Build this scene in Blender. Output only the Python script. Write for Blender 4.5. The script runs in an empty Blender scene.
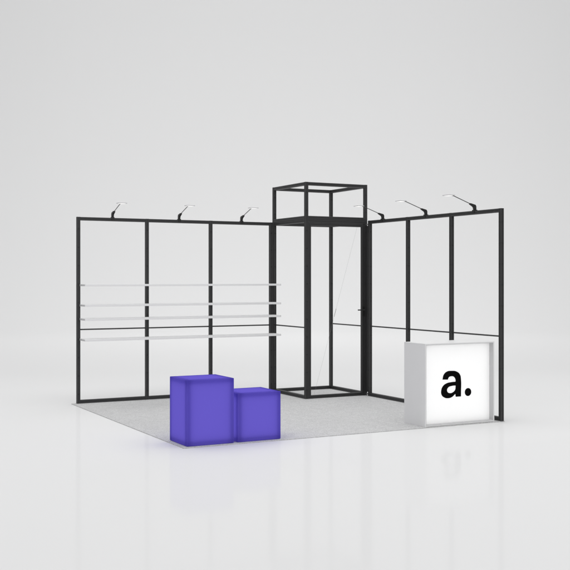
import bpy, bmesh, math, random
from mathutils import Vector, Matrix
random.seed(7)
sc = bpy.context.scene
COL = sc.collection
R = math.radians

# ------------------------------------------------------------------ tuning
WORLD = 0.292
TOP_W = 2720.0
FRONT_W = 650.0
BACK_W = 2380.0
CUBE_CORE = 1.47
SIGN_CORE = 2.42
FLOOR_Z = 0.0
CARPET = 0.008
P = 0.046            # frame profile
HP = P / 2
H = 2.546            # wall height
T = 3.072            # top of the tower crown

# ------------------------------------------------------------------ materials
def new_mat(name):
    m = bpy.data.materials.new(name); m.use_nodes = True
    nt = m.node_tree; nt.nodes.clear()
    out = nt.nodes.new('ShaderNodeOutputMaterial')
    return m, nt, out

def principled(name, col, rough=0.5, spec=0.5, metal=0.0, noise=0.0, nscale=20.0, bump=0.0, bscale=200.0, rvar=0.0):
    m, nt, out = new_mat(name)
    b = nt.nodes.new('ShaderNodeBsdfPrincipled')
    b.inputs['Base Color'].default_value = (*col, 1)
    b.inputs['Roughness'].default_value = rough
    b.inputs['Specular IOR Level'].default_value = spec
    b.inputs['Metallic'].default_value = metal
    nt.links.new(b.outputs[0], out.inputs[0])
    tc = nt.nodes.new('ShaderNodeTexCoord')
    if noise:
        n = nt.nodes.new('ShaderNodeTexNoise'); n.inputs['Scale'].default_value = nscale
        n.inputs['Detail'].default_value = 6
        nt.links.new(tc.outputs['Object'], n.inputs['Vector'])
        mx = nt.nodes.new('ShaderNodeMix'); mx.data_type = 'RGBA'
        mx.inputs[6].default_value = (*[c * (1 - noise) for c in col], 1)
        mx.inputs[7].default_value = (*[min(1, c * (1 + noise)) for c in col], 1)
        nt.links.new(n.outputs[0], mx.inputs[0]); nt.links.new(mx.outputs[2], b.inputs['Base Color'])
        if rvar:
            mr = nt.nodes.new('ShaderNodeMapRange')
            mr.inputs[3].default_value = rough - rvar; mr.inputs[4].default_value = rough + rvar
            nt.links.new(n.outputs[0], mr.inputs[0]); nt.links.new(mr.outputs[0], b.inputs['Roughness'])
    if bump:
        n = nt.nodes.new('ShaderNodeTexNoise'); n.inputs['Scale'].default_value = bscale
        nt.links.new(tc.outputs['Object'], n.inputs['Vector'])
        bp = nt.nodes.new('ShaderNodeBump'); bp.inputs['Strength'].default_value = bump
        bp.inputs['Distance'].default_value = 0.002
        nt.links.new(n.outputs[0], bp.inputs['Height']); nt.links.new(bp.outputs[0], b.inputs['Normal'])
    return m

def studio_mat(name, gloss):
    m, nt, out = new_mat(name)
    d = nt.nodes.new('ShaderNodeBsdfDiffuse'); d.inputs[0].default_value = (0.80, 0.80, 0.80, 1)
    g = nt.nodes.new('ShaderNodeBsdfGlossy'); g.inputs[0].default_value = (1, 1, 1, 1)
    g.inputs['Roughness'].default_value = 0.13
    tc = nt.nodes.new('ShaderNodeTexCoord')
    n = nt.nodes.new('ShaderNodeTexNoise'); n.inputs['Scale'].default_value = 0.9; n.inputs['Detail'].default_value = 4
    nt.links.new(tc.outputs['Object'], n.inputs['Vector'])
    mr = nt.nodes.new('ShaderNodeMapRange'); mr.inputs[3].default_value = 0.07; mr.inputs[4].default_value = 0.10
    nt.links.new(n.outputs[0], mr.inputs[0]); nt.links.new(mr.outputs[0], g.inputs['Roughness'])
    mx = nt.nodes.new('ShaderNodeMixShader'); mx.inputs[0].default_value = gloss
    if gloss:                                          # polished round the stand, matt further out
        vs = nt.nodes.new('ShaderNodeVectorMath'); vs.operation = 'DISTANCE'; vs.inputs[1].default_value = (-3, -5, 0)
        nt.links.new(tc.outputs['Object'], vs.inputs[0])
        fr = nt.nodes.new('ShaderNodeMapRange'); fr.interpolation_type = 'SMOOTHSTEP'
        fr.inputs[1].default_value = 10; fr.inputs[2].default_value = 22
        fr.inputs[3].default_value = gloss; fr.inputs[4].default_value = 0
        nt.links.new(vs.outputs['Value'], fr.inputs[0]); nt.links.new(fr.outputs[0], mx.inputs[0])
    nt.links.new(d.outputs[0], mx.inputs[1]); nt.links.new(g.outputs[0], mx.inputs[2])
    nt.links.new(mx.outputs[0], out.inputs[0])
    return m

def carpet_mat():
    m, nt, out = new_mat('carpet_felt')
    b = nt.nodes.new('ShaderNodeBsdfPrincipled'); b.inputs['Roughness'].default_value = 1
    b.inputs['Specular IOR Level'].default_value = 0.05
    tc = nt.nodes.new('ShaderNodeTexCoord')
    n = nt.nodes.new('ShaderNodeTexNoise'); n.inputs['Scale'].default_value = 75; n.inputs['Detail'].default_value = 8
    n.inputs['Roughness'].default_value = 0.75
    n2 = nt.nodes.new('ShaderNodeTexNoise'); n2.inputs['Scale'].default_value = 9; n2.inputs['Detail'].default_value = 5
    for q in (n, n2): nt.links.new(tc.outputs['Object'], q.inputs['Vector'])
    ad = nt.nodes.new('ShaderNodeMath'); ad.operation = 'MULTIPLY_ADD'; ad.inputs[1].default_value = 0.12
    nt.links.new(n2.outputs[0], ad.inputs[0]); nt.links.new(n.outputs[0], ad.inputs[2])
    cr = nt.nodes.new('ShaderNodeValToRGB')
    cr.color_ramp.elements[0].position = 0.40; cr.color_ramp.elements[0].color = (0.42, 0.42, 0.423, 1)
    cr.color_ramp.elements[1].position = 0.72; cr.color_ramp.elements[1].color = (0.76, 0.76, 0.76, 1)
    nt.links.new(ad.outputs[0], cr.inputs[0]); nt.links.new(cr.outputs[0], b.inputs['Base Color'])
    bp = nt.nodes.new('ShaderNodeBump'); bp.inputs['Strength'].default_value = 0.5; bp.inputs['Distance'].default_value = 0.004
    nt.links.new(n.outputs[0], bp.inputs['Height']); nt.links.new(bp.outputs[0], b.inputs['Normal'])
    nt.links.new(b.outputs[0], out.inputs[0])
    return m

def fabric_mat(name, diff, trans, gloss=0.02):
    """backlit textile: reflects the room, lets the lamps behind it through"""
    m, nt, out = new_mat(name)
    d = nt.nodes.new('ShaderNodeBsdfDiffuse'); d.inputs[0].default_value = (*diff, 1)
    t = nt.nodes.new('ShaderNodeBsdfTranslucent'); t.inputs[0].default_value = (*trans, 1)
    tc = nt.nodes.new('ShaderNodeTexCoord')
    n = nt.nodes.new('ShaderNodeTexNoise'); n.inputs['Scale'].default_value = 400
    nt.links.new(tc.outputs['Object'], n.inputs['Vector'])
    bp = nt.nodes.new('ShaderNodeBump'); bp.inputs['Strength'].default_value = 0.06; bp.inputs['Distance'].default_value = 0.001
    nt.links.new(n.outputs[0], bp.inputs['Height']); nt.links.new(bp.outputs[0], d.inputs['Normal'])
    a = nt.nodes.new('ShaderNodeAddShader')
    nt.links.new(d.outputs[0], a.inputs[0]); nt.links.new(t.outputs[0], a.inputs[1])
    nt.links.new(a.outputs[0], out.inputs[0])
    return m

def emit(name, col, s):
    m, nt, out = new_mat(name)
    e = nt.nodes.new('ShaderNodeEmission'); e.inputs[0].default_value = (*col, 1); e.inputs[1].default_value = s
    nt.links.new(e.outputs[0], out.inputs[0])
    return m

M_BLACK = principled('black_powder_coat', (0.034, 0.034, 0.0345), 0.46, 0.5, noise=0.12, nscale=30, rvar=0.06, bump=0.04, bscale=900)
M_JOINT = principled('black_plastic', (0.018, 0.018, 0.018), 0.4, 0.4)
M_WHITE = principled('white_laminate', (0.85, 0.85, 0.85), 0.38, 0.35, noise=0.015, nscale=6)
M_SHELF = principled('white_shelf_laminate', (0.92, 0.92, 0.92), 0.45, 0.35, noise=0.015, nscale=6)
M_RECESS_SHADE = principled('grey_recess_shade', (0.60, 0.60, 0.605), 0.5, 0.3)  # shade of the counter recess, put into the colour
M_STEEL = principled('brushed_steel', (0.62, 0.62, 0.63), 0.32, 0.5, metal=0.9)
M_GREY = principled('pale_lamp_metal', (0.58, 0.58, 0.59), 0.35, 0.5)
M_CABLE = principled('grey_steel_cable', (0.34, 0.34, 0.34), 0.5, 0.3)
M_INK = principled('black_vinyl', (0.003, 0.003, 0.003), 0.6, 0.04)
M_FLOOR = studio_mat('white_studio_floor', 0.05)
M_CYC = studio_mat('white_backdrop', 0.0)
M_CARPET = carpet_mat()
M_PURPLE = fabric_mat('purple_backlit_fabric', (0.039, 0.030, 0.172), (0.074, 0.056, 0.305))
M_SIGN = fabric_mat('white_backlit_fabric', (0.34, 0.34, 0.34), (0.5, 0.5, 0.5))
M_CORE = emit('led_core', (1.0, 1.0, 1.0), CUBE_CORE)
M_SCORE = emit('led_core_sign', (1.0, 1.0, 1.0), SIGN_CORE)
M_LED = emit('lamp_led', (1.0, 0.99, 0.97), 1.15)

# ------------------------------------------------------------------ helpers
def obj(name, bm, mat, parent=None, smooth=False, bevel=0.0, seg=2):
    bmesh.ops.recalc_face_normals(bm, faces=bm.faces[:])
    me = bpy.data.meshes.new(name); bm.to_mesh(me); bm.free()
    me.materials.append(mat)
    o = bpy.data.objects.new(name, me); COL.objects.link(o)
    if parent: o.parent = parent
    if smooth:
        for p in me.polygons: p.use_smooth = True
    if bevel:
        md = o.modifiers.new('bevel', 'BEVEL'); md.width = bevel; md.segments = seg; md.limit_method = 'ANGLE'
        md.harden_normals = False
    return o

def tag(o, label, cat, group=None):
    o['label'] = label; o['category'] = cat
    if group: o['group'] = group
    return o

def thing(name, label, cat, loc=(0, 0, 0), rz=0.0, group=None):
    o = bpy.data.objects.new(name, None); COL.objects.link(o)
    o.empty_display_size = 0.1
    o.location = loc; o.rotation_euler = (0, 0, rz)
    return tag(o, label, cat, group)

def box(bm, x0, x1, y0, y1, z0, z1):
    vs = [bm.verts.new((x, y, z)) for x in (x0, x1) for y in (y0, y1) for z in (z0, z1)]
    for q in ((0, 1, 3, 2), (4, 6, 7, 5), (0, 4, 5, 1), (2, 3, 7, 6), (0, 2, 6, 4), (1, 5, 7, 3)):
        bm.faces.new([vs[i] for i in q])
    return bm

def bx(*a): return box(bmesh.new(), *a)

def tube(bm, a, b, r, n=12, r2=None):
    a = Vector(a); b = Vector(b); d = (b - a)
    q = d.to_track_quat('Z', 'Y').to_matrix().to_4x4()
    bmesh.ops.create_cone(bm, cap_ends=True, segments=n, radius1=r, radius2=r if r2 is None else r2, depth=d.length,
                          matrix=Matrix.Translation((a + b) / 2) @ q)
    return bm

def profile(axis, a, b, c1, c2, w=P):
    """extruded frame profile with a shallow slot along each face.
    axis: 0 x, 1 y, 2 z; from a to b; c1, c2 the centre on the other two axes"""
    h = w / 2; s = 0.0045; d = 0.005; c = 0.0022
    quarter = [(h, -h + c), (h, -s), (h - d, -s * .7), (h - d, s * .7), (h, s), (h, h - c)]
    pts = []
    for k in range(4):
        ca, sa = (1, 0, -1, 0)[k], (0, 1, 0, -1)[k]
        for (x, y) in quarter: pts.append((x * ca - y * sa, x * sa + y * ca))
    bm = bmesh.new()
    def P3(t, u, v):
        if axis == 0: return (t, c1 + u, c2 + v)
        if axis == 1: return (c1 + u, t, c2 + v)
        return (c1 + u, c2 + v, t)
    r0 = [bm.verts.new(P3(a, u, v)) for u, v in pts]
    r1 = [bm.verts.new(P3(b, u, v)) for u, v in pts]
    n = len(pts)
    for i in range(n): bm.faces.new((r0[i], r0[(i + 1) % n], r1[(i + 1) % n], r1[i]))
    bm.faces.new(r0); bm.faces.new(r1[::-1])
    return bm

# ------------------------------------------------------------------ setting
CX, CY = -3.0, -5.0
R0, RA, TOPZ, SEG = 23.0, 15.0, 30.0, 160
def revolve(name, prof, mat, a0=0.0, a1=2 * math.pi):
    bm = bmesh.new(); rings = []
    full = abs(a1 - a0 - 2 * math.pi) < 1e-6
    ns = SEG if full else SEG + 1
    for (r, z) in prof:
        if r == 0: rings.append([bm.verts.new((CX, CY, z))])
        else: rings.append([bm.verts.new((CX + r * math.cos(a0 + (a1 - a0) * i / SEG), CY + r * math.sin(a0 + (a1 - a0) * i / SEG), z)) for i in range(ns)])
    for a, b in zip(rings, rings[1:]):
        for i in range(SEG):
            j = (i + 1) % ns
            if len(a) == 1: bm.faces.new((a[0], b[i], b[j]))
            else: bm.faces.new((a[i], b[i], b[j], a[j]))
    o = obj(name, bm, mat, smooth=True)
    o['kind'] = 'structure'
    return o
revolve('floor', [(0, 0), (4, 0), (10, 0), (16, 0), (R0, 0)], M_FLOOR)
arc = [(R0 + RA * math.sin(t), RA * (1 - math.cos(t))) for t in [math.pi / 2 * k / 28 for k in range(29)]]
revolve('studio_backdrop', arc + [(R0 + RA, 20), (R0 + RA, TOPZ)], M_CYC, R(62 - 95), R(62 + 95))

carpet = obj('carpet', bx(-4.10, 0.016, -4.018, 0.030, 0.0, CARPET), M_CARPET, bevel=0.003)
tag(carpet, 'thin square light grey felt carpet under the whole exhibition stand', 'carpet')

Z0 = CARPET
# ------------------------------------------------------------------ wall frames
def post(parent, x, y, z0=Z0, z1=H, name='post'):
    bm = profile(2, z0, z1, x, y)
    z = z0 + .125                                     # small screw heads in the slots, every quarter metre
    while z < z1 - .06:
        for dx, dy in ((0, -1), (-1, 0), (1, 0), (0, 1)):
            a = Vector((x + dx * (HP - .005), y + dy * (HP - .005), z)); d = Vector((dx, dy, 0))
            tube(bm, a, a + d * .0058, .0115, 10)
        z += .25
    o = obj(name, bm, M_BLACK, parent)
    o.data.materials.append(M_JOINT)
    for i, f in enumerate(o.data.polygons):
        if i >= 26: f.material_index = 1
    return o

W1 = thing('wall_frame', 'black wide open metal wall frame behind the four white shelves', 'frame', group='wall frames of the stand')
px_ = [-4.0125, -3.029, -2.055, -1.0745]
for x in px_: post(W1, x, 0)
xa, xb = px_[0] + HP, px_[-1] - HP
# the rails run between the posts, panel by panel
for i in range(3):
    a, b = px_[i] + HP, px_[i + 1] - HP
    obj('top_rail', profile(0, a, b, 0, H - HP - .001), M_BLACK, W1)
    obj('bottom_rail', profile(0, a, b, 0, Z0 + HP + .001), M_BLACK, W1)
    obj('middle_rail', tube(bmesh.new(), (a - .002, .004, 1.013), (b + .002, .004, 1.013), 0.0095), M_BLACK, W1)

W2 = thing('wall_frame', 'black open metal wall frame behind the white counter, right of the tower', 'frame', group='wall frames of the stand')
py_ = [-1.1025, -2.0625, -3.0305, -4.002 + .004]
for y in py_: post(W2, -.0235, y)
for i in range(3):
    a, b = py_[i + 1] + HP, py_[i] - HP
    obj('top_rail', profile(1, a, b, -.0235, H - HP - .001), M_BLACK, W2)
    obj('bottom_rail', profile(1, a, b, -.0235, Z0 + HP + .001), M_BLACK, W2)
    obj('middle_rail', tube(bmesh.new(), (-.0195, a - .002, 1.018), (-.0195, b + .002, 1.018), 0.0095), M_BLACK, W2)
obj('joint_strip', bx(-.040, -.006, py_[0] + HP + .0005, -1.0085, Z0 + .055, H - .075), M_BLACK, W2)
for z in (H - .055, Z0 + .03):      # bright clamp that ties the wall to the tower
    b_ = bmesh.new(); box(b_, -.056, -.0475, py_[0] + .018, py_[0] + .052, z - .012, z + .012)
    obj('clamp_plate', b_, M_STEEL, W2, bevel=.002)

# ------------------------------------------------------------------ tower
TX0, TX1, TY0, TY1 = -1.014, -0.031, -0.985, 0.0
TW = thing('tower_frame', 'tall black box tower frame with a door in the corner of the stand', 'tower')
for (x, y) in ((TX0, TY1), (TX0, TY0), (TX1, TY0), (TX1, TY1)):
    post(TW, x, y, Z0, H)
    post(TW, x, y, H, T, 'crown_post')
def ring(z, nm, skip_front=False):
    for y in ((TY1,) if skip_front else (TY0, TY1)):
        obj(nm, profile(0, TX0 + HP, TX1 - HP, y, z), M_BLACK, TW)
    for x in (TX0, TX1):
        obj(nm, profile(1, TY0 + HP, TY1 - HP, x, z), M_BLACK, TW)
ring(Z0 + HP + .001, 'bottom_rail', True)
ring(H - HP - .001, 'top_rail')
ring(H + HP + .001, 'crown_rail')
ring(T - HP - .001, 'crown_rail')
obj('middle_rail', tube(bmesh.new(), (TX0, TY0 + HP - .002, 1.013), (TX0, TY1 - HP + .002, 1.013), .0095), M_BLACK, TW)
obj('middle_rail', tube(bmesh.new(), (TX1, TY0 + HP - .002, 1.013), (TX1, TY1 - HP + .002, 1.013), .0095), M_BLACK, TW)
# the door leaf in the front opening
dx0, dx1, dz0, dz1 = TX0 + HP + .003, TX1 - HP - .003, Z0 + .004, H - P - .004
dw = 0.042; dh = dw / 2
bm = bmesh.new()
me_tmp = []
for args in ((2, dz0, dz1, dx0 + dh, TY0), (2, dz0, dz1, dx1 - dh, TY0), (0, dx0 + dw, dx1 - dw, TY0, dz0 + dh), (0, dx0 + dw, dx1 - dw, TY0, dz1 - dh)):
    q = profile(*args, w=dw); tmp = bpy.data.meshes.new('tmp'); q.to_mesh(tmp); q.free(); bm.from_mesh(tmp); bpy.data.meshes.remove(tmp)
door = obj('door', bm, M_BLACK, TW)
bm = bmesh.new()                                       # lever handle
hx, hz, hy = dx1 - dh, 1.252, TY0 - dh
box(bm, hx - .016, hx + .016, hy - .008, hy + .002, hz - .09, hz + .05)
tube(bm, (hx, hy - .006, hz), (hx, hy - .055, hz), .009)
tube(bm, (hx + .008, hy - .05, hz), (hx - .12, hy - .05, hz), .0085)
obj('handle', bm, M_JOINT, door)
bm = bmesh.new()                                       # diagonal tension cable with its turnbuckle
ca, cb = Vector((-.170, TY0, dz1 - dw)), Vector((-.888, TY0, dz0 + dw))
tube(bm, ca, cb, .0008, 8)
mid = ca.lerp(cb, .515); dd = (cb - ca).normalized()
tube(bm, mid - dd * .06, mid + dd * .06, .0034, 10)
obj('tension_cable', bm, M_CABLE, door)

# ------------------------------------------------------------------ shelves
SH = [(1.617, 'topmost of the four white wall shelves on the black frame'),
      (1.343, 'second white wall shelf from the top, under the topmost shelf'),
      (1.155, 'third white wall shelf from the top, just above the black middle rail'),
      (0.878, 'lowest of the four white wall shelves, below the black middle rail')]
SX0, SX1, SD, ST = -4.0, -1.045, .255, .028
def shelf(z, label):
    s = thing('wall_shelf', label, 'shelf', (SX0, -HP - .002, z), 0, 'white shelves on the wall frame')
    obj('board', bx(0, SX1 - SX0, -SD, 0, -ST / 2, ST / 2), M_SHELF, s, bevel=.0025)
    for x in px_[1:]:                                   # pegs that hook the board into the posts
        b = bmesh.new(); tube(b, (x - SX0, -.0005, 0), (x - SX0, .0035, 0), .008, 10)
        obj('peg', b, M_STEEL, s)
    b = bmesh.new(); box(b, -.0035, -.0003, -SD + .02, -.02, -ST / 2 + .004, ST / 2 - .004)
    obj('end_cap', b, M_GREY, s, bevel=.001)
    return s
for z, lb in SH: shelf(z, lb)

# ------------------------------------------------------------------ arm lamps (local: arm reaches towards -y)
def make_lamp(label):
    t = thing('arm_lamp', label, 'lamp', group='arm lamps on the top rails')
    b = bmesh.new()                                    # clamp that grips the rail, and its wedge shaped joint
    box(b, -.020, .020, -HP - .004, HP + .004, .0015, .012)
    box(b, -.020, .020, -HP - .006, -HP - .001, -.030, .004)
    prof = [(.016, .013), (-.016, .013), (-.026, .046), (-.082, .078), (-.076, .092), (.002, .074), (.014, .056)]
    va = [b.verts.new((-.015, y, z)) for y, z in prof]; vb = [b.verts.new((.015, y, z)) for y, z in prof]
    b.faces.new(va); b.faces.new(vb[::-1])
    for i in range(7):
        j = (i + 1) % 7; b.faces.new((va[i], vb[i], vb[j], va[j]))
    obj('clamp', b, M_JOINT, t, bevel=.003)
    b = bmesh.new(); tube(b, (0, -.070, .0835), (0, -.335, .176), .0047, 12)
    tube(b, (0, -.325, .1725), (0, -.356, .176), .0058, 12)
    obj('arm', b, M_BLACK, t, smooth=False)
    b = bmesh.new(); box(b, -.062, .062, -.450, -.350, .172, .180)
    hd = obj('lamp_head', b, M_GREY, t, bevel=.003)
    b = bmesh.new(); box(b, -.044, .044, -.438, -.366, .1695, .1715)
    obj('led_panel', b, M_LED, hd)
    return t
lamp0 = make_lamp('leftmost arm lamp on the left wall frame, above the left end of the shelves')
def copy_tree(o, parent=None):
    c = o.copy(); COL.objects.link(c)
    if parent: c.parent = parent
    for ch in list(o.children): copy_tree(ch, c)
    return c
spots = [((-3.530, 0, H), 0, None),
         ((-2.545, 0, H), 0, 'middle arm lamp of the three on the left wall frame over the shelves'),
         ((-1.560, 0, H), 0, 'arm lamp on the left wall frame nearest to the tower'),
         ((-.0235, -1.440, H), -90, 'arm lamp on the right wall frame nearest to the tower, head behind the crown post'),
         ((-.0235, -2.475, H), -90, 'middle arm lamp of the three on the right wall frame'),
         ((-.0235, -3.500, H), -90, 'rightmost arm lamp on the right wall frame, above the white counter')]
for loc, rz, lb in spots:
    o = lamp0 if lb is None else copy_tree(lamp0)
    o.location = loc; o.rotation_euler = (0, 0, R(rz))
    if lb: o['label'] = lb

# ------------------------------------------------------------------ purple light cubes
def light_cube(label, x0, x1, y0, y1, h):
    t = thing('light_cube', label, 'light cube', ((x0 + x1) / 2, (y0 + y1) / 2, Z0), 0, 'purple light cubes')
    w, d = (x1 - x0) / 2, (y1 - y0) / 2
    obj('fabric_cover', bx(-w, w, -d, d, .004, h), M_PURPLE, t, bevel=.006, seg=3)
    g = .032
    obj('light_core', bx(-w + g, w - g, -d + g, d - g, .004 + g, h - g), M_CORE, t)
    for sx in (-1, 1):
        for sy in (-1, 1):
            b = bmesh.new(); tube(b, (sx * (w - .05), sy * (d - .05), 0), (sx * (w - .05), sy * (d - .05), .0045), .015)
            obj('foot', b, M_JOINT, t)
    return t
light_cube('taller purple glowing fabric cube at the front left corner of the carpet', -4.050, -3.525, -3.978, -3.505, .672)
light_cube('smaller low purple glowing fabric cube beside the taller one', -3.477, -2.977, -3.970, -3.500, .507)

# ------------------------------------------------------------------ counter
CT = thing('reception_counter', 'white box counter with a backlit front reading a. by the right wall', 'counter', (-.652, -4.0, Z0))
x0, x1, D, hh, th, rc = -.480, .523, .42, .953, .014, .072
b = bmesh.new()
box(b, x0, x0 + th, 0, D, 0, hh - th)                 # sides
box(b, x1 - th, x1, 0, D, 0, hh - th)
box(b, x0, x1, 0, D, hh - th, hh)                     # top
box(b, x0 + th, x1 - th, .001, D, .0025, .0025 + th)       # bottom
box(b, x0 + th, x1 - th, D - th, D - .002, .0025 + th, hh - th)   # back
obj('cabinet', b, M_WHITE, CT, bevel=.0015)
lt, fx0, fx1, fz0, fz1 = .004, x0 + th, x1 - th, .0025 + th + .0005, hh - th   # added lining, its grey stands in for shade inside the recess
b = bmesh.new()
box(b, fx0 + .0005, fx0 + lt, .002, rc - .0005, fz0, fz1 - .0005)
box(b, fx1 - lt, fx1 - .0005, .002, rc - .0005, fz0, fz1 - .0005)
box(b, fx0 + lt, fx1 - lt, .002, rc - .0005, fz1 - lt, fz1 - .0005)
box(b, fx0 + lt, fx1 - lt, .002, rc - .0005, fz0, fz0 + lt)
obj('recess_shade_lining', b, M_RECESS_SHADE, CT)
pn = obj('sign_panel', bx(x0 + th + .001, x1 - th - .001, rc, rc + .003, .0025 + th + .001, hh - th - .001), M_SIGN, CT)
obj('light_core', bx(x0 + th + .022, x1 - th - .022, rc + .050, rc + .060, .043, hh - th - .022), M_SCORE, CT)

# lettering "a." cut from black vinyl
def letter(name, polys, parent, z_off):
    cu = bpy.data.curves.new(name, 'CURVE'); cu.dimensions = '2D'; cu.fill_mode = 'BOTH'
    cu.resolution_u = 14; cu.extrude = .0012
    for pts in polys:
        sp = cu.splines.new('BEZIER'); sp.bezier_points.add(len(pts) - 1); sp.use_cyclic_u = True
        for bp, (x, z, k) in zip(sp.bezier_points, pts):
            bp.co = (x, z, 0)
            bp.handle_left_type = bp.handle_right_type = 'VECTOR' if k else 'AUTO'
    tmp = bpy.data.objects.new(name, cu); COL.objects.link(tmp)
    dg = bpy.context.evaluated_depsgraph_get(); dg.update()
    me = bpy.data.meshes.new_from_object(tmp.evaluated_get(dg))
    me.transform(Matrix.Rotation(math.pi / 2, 4, 'X'))
    me.name = name
    bpy.data.objects.remove(tmp); bpy.data.curves.remove(cu)
    me.materials.clear(); me.materials.append(M_INK)
    o = bpy.data.objects.new(name, me); COL.objects.link(o); o.parent = parent
    o.location = (0, rc - .0015, 0)
    return o
def cv(px, py, k=0):           # sketch units (x 205..398, y 95..363) to metres on the panel
    base = 350 - .055 * (px - 370)
    return (-.856 + .652 + (px - 205) * .00152, .322 - Z0 + (base - py) * .00119, k)
outer = [cv(394, 348, 1), cv(394.5, 300, 1), cv(394.5, 185), cv(385, 133), cv(354, 103), cv(306, 95), cv(256, 105), cv(229, 135), cv(218, 181, 1),
         cv(268, 182, 1), cv(278, 159), cv(303, 149), cv(329, 157), cv(341.5, 183), cv(342, 202, 1),
         cv(303, 206), cv(256, 218), cv(221, 247), cv(206, 290), cv(211, 333), cv(234, 356), cv(268, 364), cv(304, 355), cv(340, 322, 1), cv(344, 351, 1)]
inner = [cv(342, 240, 1), cv(305, 244), cv(273, 258), cv(261, 283), cv(268, 305), cv(290, 314), cv(318, 305), cv(338, 282), cv(342, 260)]
letter('letter_a', [outer, inner], CT, 0)
dc = (-.465 + .652, .369 - Z0); dr = .047
letter('full_stop', [[(dc[0] + dr * math.cos(a), dc[1] + dr * math.sin(a), 0) for a in [2 * math.pi * i / 12 for i in range(12)]]], CT, 0)

# ------------------------------------------------------------------ light
w = bpy.data.worlds.new('World'); sc.world = w; w.use_nodes = True
bg = w.node_tree.nodes.get('Background') or w.node_tree.nodes.new('ShaderNodeBackground')
bg.inputs[0].default_value = (0.985, 0.99, 1.0, 1); bg.inputs[1].default_value = WORLD

def area(name, loc, target, sx, sy, watts, col=(1, 1, 1)):
    l = bpy.data.lights.new(name, 'AREA'); l.shape = 'RECTANGLE'; l.size = sx; l.size_y = sy; l.energy = watts; l.color = col
    o = bpy.data.objects.new(name, l); COL.objects.link(o); o.location = loc
    o.rotation_euler = (Vector(target) - Vector(loc)).to_track_quat('-Z', 'Y').to_euler()
    o.visible_camera = True
    return o
area('overhead_softbox', (-2.0, -3.0, 14.0), (-2.0, -3.0, 0), 26, 26, TOP_W)
area('front_softbox', (-3.0, -26.0, 7.0), (-2.0, -2.0, 1.2), 9, 6, FRONT_W)

area('backdrop_fill', (5.0, 11.0, 17.0), (12.6, 28.3, 6.8), 24, 10, BACK_W)  # unseen fill lamp, added to lift the backdrop to the floor's brightness

# ------------------------------------------------------------------ camera
cam = bpy.data.cameras.new('camera'); co = bpy.data.objects.new('camera', cam); COL.objects.link(co)
co.location = (-7.905, -13.418, 1.708); co.rotation_euler = (R(90), 0, -0.485)
cam.lens = 1005.99 / 570 * 36; cam.sensor_width = 36; cam.shift_y = -6.526 / 570
cam.clip_end = 200; cam.clip_start = .1
sc.camera = co

sc.view_settings.view_transform = 'Standard'; sc.view_settings.look = 'None'
sc.view_settings.exposure = 0; sc.view_settings.gamma = 1
sc.cycles.max_bounces = 14; sc.cycles.diffuse_bounces = 8; sc.cycles.glossy_bounces = 4
